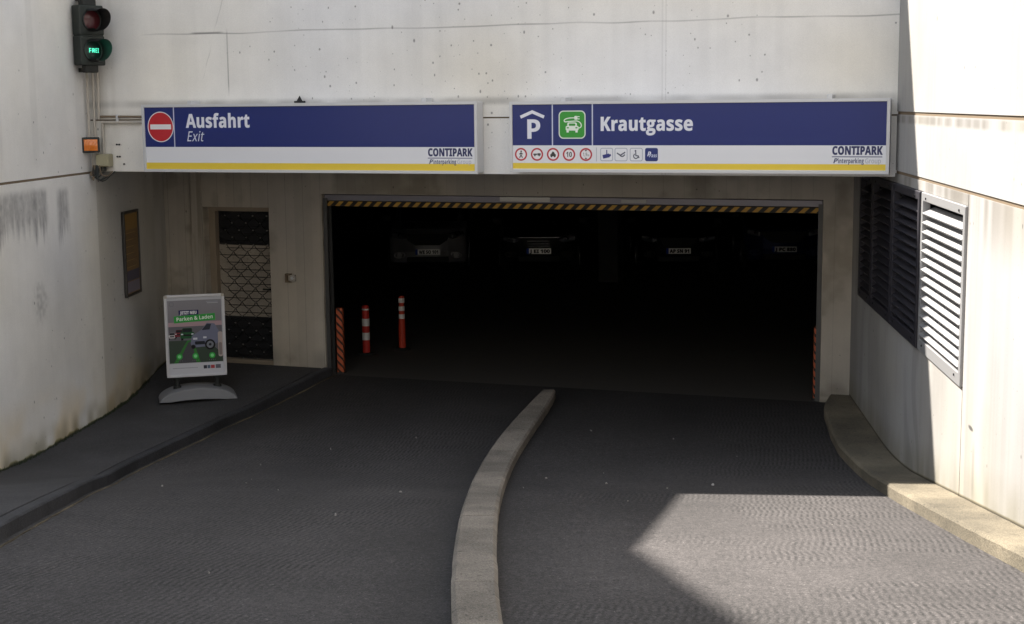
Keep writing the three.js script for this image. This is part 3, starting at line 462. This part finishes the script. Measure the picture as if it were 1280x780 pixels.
{
  const t = thing('side_door', 'narrow door with a dark lattice grille left of the garage opening', 'door', [-4.305, 0, -0.2]);
  const fm = std({ color: lin(0.33, 0.27, 0.2), roughness: 0.6 }), dk = std({ color: lin(0.012, 0.012, 0.014), roughness: 0.7 }), gr = std({ map: concreteMap(158, 150, 138, 91, 0.8), roughness: 0.7 }), rod = std({ color: lin(0.02, 0.02, 0.02), roughness: 0.5, metalness: 0.4 });
  put('door_frame', [rbox(0.09, 2.07, 0.11, 0.006, -0.42, 1.035, 0.02), rbox(0.09, 2.07, 0.11, 0.006, 0.45, 1.035, 0.02), rbox(0.93, 0.06, 0.108, 0.006, 0, 2.04, 0.02)], fm, t);
  put('threshold', rbox(0.86, 0.1, 0.1, 0.01, 0.01, 0.06, 0.03), fm, t);
  put('door_panel', box(0.86, 0.43, 0.02, 0.02, 1.795, -0.03), dk, t); put('door_panel', box(0.86, 0.92, 0.024, 0.02, 1.115, -0.026), gr, t); put('door_panel', box(0.86, 0.56, 0.02, 0.02, 0.37, -0.03), dk, t);
  const rods = [], studs = [], x0 = -0.375, x1 = 0.41, y0 = 0.11, y1 = 2.01, dx = 0.2, dy = 0.092;
  for (let j = 0; y0 + j * dy < y1; j++) for (let i = 0; i < 4; i++) {
    const x = x0 + 0.01 + i * dx + (j % 2 ? dx / 2 : 0), y = y0 + j * dy; if (x + dx / 2 > x1 + 0.05) continue;
    rods.push(tube([[x, y + dy, 0], [x + dx * 0.25, y + dy * 0.3, 0.004], [x + dx / 2, y, 0.006]], 0.0042, 5, 5), tube([[x + dx / 2, y, 0.006], [x + dx * 0.75, y + dy * 0.3, 0.004], [x + dx, y + dy, 0]], 0.0042, 5, 5));
    studs.push(new THREE.SphereGeometry(0.011, 8, 6).scale(1.3, 0.8, 0.5).translate(x + dx / 2, y, 0.012));
    rods.push(bar([x, y + dy * 0.5, 0], [x + dx, y + dy * 0.5, 0], 0.004, 5));
  }
  const gl = put('lattice_grille', rods, rod, t); put('grille_stud', studs, std({ color: lin(0.3, 0.29, 0.27), roughness: 0.4, metalness: 0.5 }), gl);
  put('door_handle', [bar([0.36, 1.02, 0], [0.36, 1.02, 0.05], 0.008), bar([0.36, 1.02, 0.05], [0.27, 1.02, 0.05], 0.009)], M.black, t);
}
// ---------------------------------------------------------------- roller shutter and its guards
{
  const t = thing('roller_shutter', 'raised roller shutter with yellow and black striped bottom bar', 'shutter', [-0.055, 0, -0.1]);
  const gm = std({ color: lin(0.23, 0.22, 0.25), roughness: 0.4, metalness: 0.6 });
  const tex = canvasTex(2048, 20, (g, W, H) => { g.fillStyle = '#15130f'; g.fillRect(0, 0, W, H); g.fillStyle = '#c79a3c'; const p = W / 47; for (let k = -1; k < 48; k++) { g.beginPath(); g.moveTo(k * p, H); g.lineTo(k * p + p * 0.5, H); g.lineTo(k * p + p * 0.98, 0); g.lineTo(k * p + p * 0.48, 0); g.fill(); } });
  put('housing_rail', rbox(6.07, 0.08, 0.1, 0.01, 0, 2.205, 0.0), gm, t);
  put('bottom_bar', rbox(6.06, 0.066, 0.07, 0.008, 0, 2.13, 0), M.black, t); put('hazard_stripes', box(6.05, 0.058, 0.006, 0, 2.13, 0.036), std({ map: tex, roughness: 0.55 }), t);
  put('reflector_strip', rbox(0.62, 0.055, 0.012, 0.003, -0.42, 2.212, 0.055), std({ color: lin(0.5, 0.49, 0.46), roughness: 0.35, metalness: 0.3 }), t); put('reflector_strip', rbox(0.3, 0.04, 0.012, 0.003, 0.9, 2.207, 0.055), std({ color: lin(0.36, 0.36, 0.34), roughness: 0.35, metalness: 0.3 }), t);
  for (const sx of [-1, 1]) put('guide_rail', [box(0.05, 2.2, 0.02, sx * 3.015, 1.1, -0.06), box(0.02, 2.2, 0.1, sx * 3.035, 1.1, 0), box(0.05, 2.2, 0.02, sx * 3.015, 1.1, 0.06)], std({ color: lin(0.1, 0.1, 0.1), roughness: 0.5, metalness: 0.5 }), t);
}
const hazard = canvasTex(128, 768, (g, W, H) => { g.fillStyle = '#1a0f0c'; g.fillRect(0, 0, W, H); g.fillStyle = '#bd5c36'; for (let k = -2; k < 10; k++) { const y = k * 92; g.beginPath(); g.moveTo(0, y); g.lineTo(W, y + 80); g.lineTo(W, y + 138); g.lineTo(0, y + 58); g.fill(); } });
for (const [x, z, turn, label] of [[-2.955, -0.13, 0.22, 'orange and black striped corner guard on the left jamb of the garage'], [2.94, -0.15, 0.1, 'orange and black striped corner guard on the right jamb of the garage']]) {
  const t = thing('corner_guard', label, 'corner guard', [x, 0, z], turn);
  put('guard_body', rbox(0.09, 0.82, 0.09, 0.02, 0, 0.42, 0), std({ map: hazard, roughness: 0.6 }), t); put('guard_foot', box(0.11, 0.02, 0.1, 0, 0.008, 0), M.black, t);
}
{
  const red = std({ color: lin(0.55, 0.03, 0.02), roughness: 0.5 }), wht = std({ color: lin(0.8, 0.8, 0.78), roughness: 0.35 }), or = std({ color: lin(0.55, 0.05, 0.02), roughness: 0.5 });
  const a = thing('flexible_bollard', 'red bollard with two broad white bands, nearer the left jamb', 'bollard', [-3.24, ground(-3.24, -1.49), -1.49]);
  put('base', cyl(0.11, 0.14, 0.03, 0, 0.015, 0), M.black, a); put('post', [cyl(0.048, 0.05, 0.62, 0, 0.34, 0), new THREE.SphereGeometry(0.048, 20, 8, 0, 7, 0, 1.57).scale(1, 0.5, 1).translate(0, 0.65, 0)], red, a);
  for (const y of [0.44, 0.25]) put('reflective_band', cyl(0.0515, 0.0515, 0.1, 0, y, 0), wht, a); put('top_band', cyl(0.0515, 0.0515, 0.02, 0, 0.615, 0), wht, a);
  const b = thing('flexible_bollard', 'slim red bollard with three narrow white bands, further into the garage', 'bollard', [-2.935, ground(-2.935, -2), -2]);
  put('base', cyl(0.09, 0.12, 0.03, 0, 0.015, 0), M.black, b); put('post', [cyl(0.044, 0.05, 0.4, 0, 0.22, 0), cyl(0.034, 0.042, 0.32, 0, 0.58, 0)], or, b);
  for (const y of [0.68, 0.57, 0.46]) put('reflective_band', cyl(0.041, 0.042, 0.062, 0, y, 0), wht, b);
}
// ---------------------------------------------------------------- advertising stand
{
  const x = -4.0, z = 1.55, t = thing('poster_stand', 'grey advertising stand with a green charging poster on the pavement by the door', 'poster stand', [x, ground(x, z) + 0.09, z], 0.6);
  const grey = std({ color: lin(0.25, 0.255, 0.27), roughness: 0.55 }), fr = std({ color: lin(0.66, 0.66, 0.68), roughness: 0.35, metalness: 0.3 });
  // hollow moulded base: a low arch with feet, wider than the frame
  const s = new THREE.Shape(); s.moveTo(-0.46, 0); s.quadraticCurveTo(-0.43, 0.06, -0.3, 0.1); s.quadraticCurveTo(0, 0.165, 0.3, 0.1); s.quadraticCurveTo(0.43, 0.06, 0.46, 0); s.lineTo(0.34, 0); s.quadraticCurveTo(0, 0.035, -0.34, 0); s.lineTo(-0.46, 0);
  put('base', new THREE.ExtrudeGeometry(s, { depth: 0.34, bevelEnabled: true, bevelSize: 0.012, bevelThickness: 0.04, bevelSegments: 4, curveSegments: 20 }).scale(0.94, 1, 1).translate(0, 0.014, -0.17), grey, t);
  for (const sx of [-0.23, 0.23]) put('spring_foot', [cyl(0.045, 0.05, 0.05, sx, 0.135, 0), cyl(0.028, 0.028, 0.16, sx, 0.2, 0), cyl(0.05, 0.045, 0.03, sx, 0.25, 0)], M.black, t);
  const tex = canvasTex(660, 930, (g, W, H) => {
    const gr = (y0, y1, a, b) => { const q = g.createLinearGradient(0, y0, 0, y1); q.addColorStop(0, a); q.addColorStop(1, b); return q; };
    g.fillStyle = '#c2c3c8'; g.fillRect(0, 0, W, H);
    g.fillStyle = gr(60, 800, '#8f8d92', '#6d6469'); g.fillRect(12, 40, W - 24, 750); g.fillStyle = '#b79aa0'; g.fillRect(12, 300, W - 24, 60); g.fillStyle = '#6c6a70'; g.fillRect(12, 352, W - 24, 438);
    g.fillStyle = '#3c4a3e'; g.beginPath(); g.moveTo(12, 520); g.lineTo(W - 200, 520); g.lineTo(W - 12, 700); g.lineTo(W - 12, 790); g.lineTo(12, 790); g.fill();
    g.fillStyle = '#3a7d3a'; g.beginPath(); g.moveTo(60, 790); g.lineTo(230, 520); g.lineTo(300, 520); g.lineTo(380, 790); g.fill(); g.fillStyle = '#4f4d52'; g.beginPath(); g.moveTo(110, 790); g.lineTo(245, 540); g.lineTo(285, 540); g.lineTo(330, 790); g.fill();
    const carFront = (x, y, w, c, roof) => { g.fillStyle = roof; rrect(g, x + w * 0.14, y, w * 0.72, w * 0.4, w * 0.12); g.fill(); g.fillStyle = '#1c2228'; rrect(g, x + w * 0.2, y + w * 0.06, w * 0.6, w * 0.24, w * 0.06); g.fill(); g.fillStyle = c; rrect(g, x, y + w * 0.3, w, w * 0.46, w * 0.1); g.fill(); g.fillStyle = '#15181c'; rrect(g, x + w * 0.22, y + w * 0.46, w * 0.56, w * 0.12, 6); g.fill(); g.fillStyle = '#e8ecf2'; rrect(g, x + w * 0.05, y + w * 0.4, w * 0.16, w * 0.09, 5); g.fill(); rrect(g, x + w * 0.79, y + w * 0.4, w * 0.16, w * 0.09, 5); g.fill(); g.fillStyle = '#111'; g.fillRect(x + w * 0.05, y + w * 0.74, w * 0.16, w * 0.14); g.fillRect(x + w * 0.79, y + w * 0.74, w * 0.16, w * 0.14); };
    carFront(8, 420, 90, '#b9b4b4', '#8d8a8c'); carFront(84, 390, 110, '#7d2f38', '#5a2028'); carFront(150, 372, 165, '#245a34', '#1c4428');
    g.fillStyle = '#767a90'; g.beginPath(); g.moveTo(268, 560); g.lineTo(285, 470); g.lineTo(400, 400); g.lineTo(470, 320); g.lineTo(560, 330); g.lineTo(610, 420); g.lineTo(600, 560); g.lineTo(500, 600); g.lineTo(290, 610); g.closePath(); g.fill();
    g.fillStyle = '#2a2f3c'; g.beginPath(); g.moveTo(405, 405); g.lineTo(468, 332); g.lineTo(520, 335); g.lineTo(500, 400); g.closePath(); g.fill(); g.fillStyle = '#d8dbe4'; g.fillRect(300, 492, 50, 24); g.fillRect(420, 482, 40, 22); g.fillStyle = '#20242c'; rrect(g, 320, 536, 120, 40, 12); g.fill(); disc(g, 500, 580, 62, '#15171b'); disc(g, 500, 580, 42, '#7c8088'); disc(g, 500, 580, 16, '#22252b'); disc(g, 300, 600, 26, '#15171b');
    g.fillStyle = '#b7a9a4'; rrect(g, 596, 430, 52, 300, 20); g.fill(); g.fillStyle = '#8b7f7c'; rrect(g, 604, 560, 36, 150, 14); g.fill();
    g.fillStyle = '#26285a'; g.fillRect(140, 158, 235, 60); fit(g, 'JETZT NEU', 160, 206, 195, 'bold 48px sans-serif', '#f0f0f4');
    g.save(); g.translate(80, 228); g.rotate(-0.045); g.fillStyle = '#36a846'; g.fillRect(0, 0, 490, 82); fit(g, 'Parken & Laden', 26, 60, 440, 'bold 62px sans-serif', '#f2fbf2'); g.restore();
    for (const [x, s] of [[130, 'einfach'], [320, 'schnell'], [520, 'bequem']]) { disc(g, x, 712, 36, '#39b54a'); disc(g, x, 712, 20, '#8fe39a'); fit(g, '· · · ·', x - 38, 772, 76, '24px sans-serif', '#d8dade'); }
    g.fillStyle = '#cfcfd5'; g.fillRect(0, 800, W, 130); for (let k = 0; k < 22; k++) { g.fillStyle = '#8c8c98'; g.fillRect(46 + k * 13.5, 846, 9, 8); }
    g.fillStyle = '#3a3c46'; g.fillRect(412, 828, 40, 40); g.fillStyle = '#5c6a7c'; g.fillRect(458, 828, 34, 40); g.fillStyle = '#b8484c'; g.fillRect(498, 828, 46, 40); g.fillStyle = '#6a6a74'; g.fillRect(556, 824, 60, 46);
    g.strokeStyle = '#77787f'; g.lineWidth = 5; rrect(g, 38, 62, 44, 44, 10); g.stroke(); g.fillStyle = '#9a9ba2'; g.fillRect(470, 58, 140, 12); g.fillStyle = '#b5b6bc'; g.fillRect(480, 76, 130, 8);
  });
  const out = new THREE.Shape(), W = 0.69, H = 0.965, r = 0.035, rectPath = (p, w, h, r) => { p.moveTo(-w / 2 + r, -h / 2); p.lineTo(w / 2 - r, -h / 2); p.quadraticCurveTo(w / 2, -h / 2, w / 2, -h / 2 + r); p.lineTo(w / 2, h / 2 - r); p.quadraticCurveTo(w / 2, h / 2, w / 2 - r, h / 2); p.lineTo(-w / 2 + r, h / 2); p.quadraticCurveTo(-w / 2, h / 2, -w / 2, h / 2 - r); p.lineTo(-w / 2, -h / 2 + r); p.quadraticCurveTo(-w / 2, -h / 2, -w / 2 + r, -h / 2); };
  rectPath(out, W, H, r); const hole = new THREE.Path(); rectPath(hole, W - 0.06, H - 0.06, 0.006); out.holes.push(hole);
  const tilt = new THREE.Matrix4().makeRotationX(-0.03).setPosition(0, 0.265 + H / 2, 0);
  put('frame', new THREE.ExtrudeGeometry(out, { depth: 0.02, bevelEnabled: true, bevelSize: 0.004, bevelThickness: 0.005, bevelOffset: -0.004, bevelSegments: 2 }).translate(0, 0, 0.005).applyMatrix4(tilt), fr, t);
  put('poster', box(W - 0.056, H - 0.056, 0.004, 0, 0, 0.012).applyMatrix4(tilt), std({ map: tex, roughness: 0.25 }), t);
  put('back_panel', rbox(W - 0.03, H - 0.03, 0.014, 0.004, 0, 0, 0).applyMatrix4(tilt), grey, t);
  for (const [a, b] of [[-1, -1], [-1, 1], [1, -1], [1, 1]]) put('corner_cap', rbox(0.035, 0.035, 0.012, 0.005, a * (W / 2 - 0.02), b * (H / 2 - 0.02), 0.028).applyMatrix4(tilt), b > 0 ? M.conduit : fr, t);
}
// ---------------------------------------------------------------- parked cars deep in the garage
{
  const tyre = std({ color: lin(0.015, 0.015, 0.015), roughness: 0.9 }), rim = std({ color: lin(0.4, 0.4, 0.42), roughness: 0.3, metalness: 0.8 }), glass = new THREE.MeshPhysicalMaterial({ color: lin(0.01, 0.012, 0.014), roughness: 0.05, clearcoat: 1 }), lampM = new THREE.MeshPhysicalMaterial({ color: lin(0.6, 0.62, 0.65), roughness: 0.1, metalness: 0.6, clearcoat: 1 }), chrome = std({ color: lin(0.7, 0.7, 0.72), roughness: 0.12, metalness: 1 });
  const profile = (pts, w, b, steps = 1) => { const s = new THREE.Shape(); pts.forEach(([z, y], i) => i ? s.lineTo(z, y) : s.moveTo(z, y)); return new THREE.ExtrudeGeometry(s, { depth: w - 2 * b, steps, bevelEnabled: true, bevelSize: b, bevelThickness: b, bevelOffset: -b, bevelSegments: 4 }).translate(0, 0, -w / 2 + b).rotateY(-Math.PI / 2); };
  function car(x, z, turn, color, plate, label, kind) {
    const t = thing('parked_car', label, 'car', [x, ground(x, z), z], turn, 'cars parked in the dark garage');
    const paint = new THREE.MeshPhysicalMaterial({ color, roughness: 0.35, metalness: 0.3, clearcoat: 1, clearcoatRoughness: 0.08 }), up = kind === 'suv' ? 0.1 : 0;
    // front of the car is at z = 0, the rest lies behind
    const low = [[-4.25, 0.3], [-4.3, 0.75 + up], [-3.9, 0.95 + up], [-1.15, 0.98 + up], [-0.35, 0.86 + up], [-0.06, 0.72 + up], [0, 0.5], [-0.04, 0.26], [-0.3, 0.2], [-4.0, 0.2]];
    const curve = (g) => { const p = g.attributes.position; for (let i = 0; i < p.count; i++) { const x = p.getX(i), zz = p.getZ(i), f = ss(-1.6, 0.05, zz), e = Math.abs(x) / 0.89; p.setXYZ(i, x * (1 - 0.05 * f), p.getY(i), zz - 0.3 * f * e ** 2.6); } g.computeVertexNormals(); return g; };
    put('body', curve(profile(low, 1.78, 0.1, 10)), paint, t);
    put('roof', profile([[-4.05, 0.92 + up], [-3.5, 1.4 + up], [-2.9, 1.47 + up], [-2.0, 1.46 + up], [-1.05, 0.95 + up]], 1.5, 0.14), paint, t);
    put('windscreen', new THREE.PlaneGeometry(1.28, 0.94).rotateX(-0.487 - 0.58).translate(0, 1.21 + up, -1.47), glass, t);
    const gw = kind === 'suv' ? 0.95 : 0.8, gs = new THREE.Shape([[-gw / 2, 0.12], [gw / 2, 0.12], [gw / 2 - 0.06, 0], [gw / 2 - 0.22, -0.1], [-gw / 2 + 0.22, -0.1], [-gw / 2 + 0.06, 0]].map(a => new THREE.Vector2(...a)));
    const gr = put('grille', new THREE.ExtrudeGeometry(gs, { depth: 0.03, bevelEnabled: true, bevelSize: 0.015, bevelThickness: 0.01, bevelSegments: 2 }).translate(0, 0.66 + up, 0.0), M.black, t);
    put('grille_bar', [0.06, 0.0, -0.05].map(y => box(gw - 0.3, 0.012, 0.02, 0, 0.66 + up + y, 0.045)), kind === 'chrome' ? chrome : M.dark, gr); if (kind === 'chrome') put('trim_strip', rbox(0.9, 0.025, 0.03, 0.01, 0, 0.79, 0.0), chrome, t);
    put('lower_intake', rbox(0.9, 0.12, 0.05, 0.02, 0, 0.33, -0.01), M.black, t);
    for (const sx of [-1, 1]) {
      const h = put('headlight', rbox(0.34, 0.12, 0.2, 0.05, 0, 0, 0).rotateZ(sx * 0.16).rotateY(sx * 0.5).translate(sx * 0.62, 0.75 + up, -0.15), lampM, t); put('lamp_lens', new THREE.SphereGeometry(0.05, 14, 10).scale(1, 1, 0.5).translate(sx * 0.6, 0.75 + up, -0.06), glass, h);
      put('fog_lamp', [new THREE.TorusGeometry(0.08, 0.014, 6, 18).scale(1.4, 0.8, 1).translate(sx * 0.62, 0.42, -0.08), cyl(0.055, 0.055, 0.03).rotateX(Math.PI / 2).translate(sx * 0.62, 0.42, -0.09)], kind === 'suv' ? paint : M.black, t);
      put('wing_mirror', rbox(0.2, 0.14, 0.1, 0.04, sx * 0.97, 1.05 + up, -1.3), M.black, t);
      for (const zz of [-0.8, -3.4]) { const w = put('wheel', cyl(0.32, 0.32, 0.21, 0, 0, 0, 28).rotateZ(Math.PI / 2).translate(sx * 0.78, 0.32, zz), tyre, t); put('rim', cyl(0.21, 0.21, 0.02, 0, 0, 0, 20).rotateZ(Math.PI / 2).translate(sx * 0.89, 0.32, zz), rim, w); }
    }
    const pt = canvasTex(260, 56, (g, W, H) => { g.fillStyle = '#e8e8e4'; g.fillRect(0, 0, W, H); g.fillStyle = '#23408f'; g.fillRect(0, 0, 26, H); fit(g, plate, 38, 45, 210, 'bold 46px sans-serif', '#16161a'); });
    put('number_plate', rbox(0.53, 0.12, 0.012, 0.003, 0, 0.5, 0.035), std({ map: pt, roughness: 0.32, metalness: 0.7 }), t);
    { const m = t.children[t.children.length - 1]; const p = m.geometry.attributes.position, u = m.geometry.attributes.uv; for (let i = 0; i < p.count; i++) u.setXY(i, (p.getX(i) + 0.265) / 0.53, (p.getY(i) - 0.44) / 0.12); }
    return t;
  }
  const T = 0.3;
  car(-7.2, -13.2, T + 0.06, lin(0.5, 0.5, 0.51), 'WE SO 101', 'silver car with a wide dark grille, leftmost of the parked cars seen head-on', 'suv');
  car(-4.9, -13.95, T, lin(0.03, 0.033, 0.038), 'J EI 100', 'dark car with chrome trim parked just left of the garage column', 'chrome');
  car(-1.98, -14.7, T, lin(0.012, 0.012, 0.013), 'AP SN 91', 'black car parked just right of the garage column', 'plain');
  car(0.15, -15.6, T - 0.05, lin(0.015, 0.025, 0.1), 'J PC 880', 'dark blue car parked farthest right in the garage', 'suv');
}
// ---------------------------------------------------------------- small stuff: moss, pebbles
{
  const leaf = new THREE.ConeGeometry(0.006, 0.05, 4).translate(0, 0.022, 0), N = 900, m = new THREE.InstancedMesh(leaf, std({ color: lin(0.03, 0.04, 0.018), roughness: 1 }), N), o = new THREE.Object3D();
  for (let i = 0; i < N; i++) { let z; do { z = rr(1.0, 8); } while (vnoise(z * 3.2, 0.5, 91) < rnd() * 0.9); const x = leftX(z) + 0.004 + Math.abs(rr(-0.03, 0.03)); o.position.set(x, ground(x, z) + 0.088, z); o.rotation.set(rr(-0.7, 0.7), rr(0, 6), rr(-0.9, 0.3)); o.scale.setScalar(rr(0.3, 1.1)); o.updateMatrix(); m.setMatrixAt(i, o.matrix); }
  m.name = 'moss'; m.userData.kind = 'stuff'; m.userData.label = 'dark moss and weeds along the foot of the left wall'; m.castShadow = m.receiveShadow = true; scene.add(m);
  const peb = new THREE.IcosahedronGeometry(0.009, 0), P = 26, q = new THREE.InstancedMesh(peb, std({ color: lin(0.3, 0.28, 0.26), roughness: 0.9 }), P);
  for (let i = 0; i < P; i++) { const z = rr(1, 12), x = rr(leftX(z) + 1.9, rightX(z) - 0.7), k = i < 14 ? 1.9 : 1; o.position.set(x, ground(x, z) + 0.005, z); o.rotation.set(rr(0, 6), rr(0, 6), rr(0, 6)); o.scale.set(rr(0.3, 1) * k, rr(0.2, 0.7) * k, rr(0.3, 1) * k); o.updateMatrix(); q.setMatrixAt(i, o.matrix); }
  q.name = 'pebbles'; q.userData.kind = 'stuff'; q.userData.label = 'small pale pebbles scattered on the asphalt'; q.castShadow = q.receiveShadow = true; scene.add(q);
}
renderer.render(scene, camera);
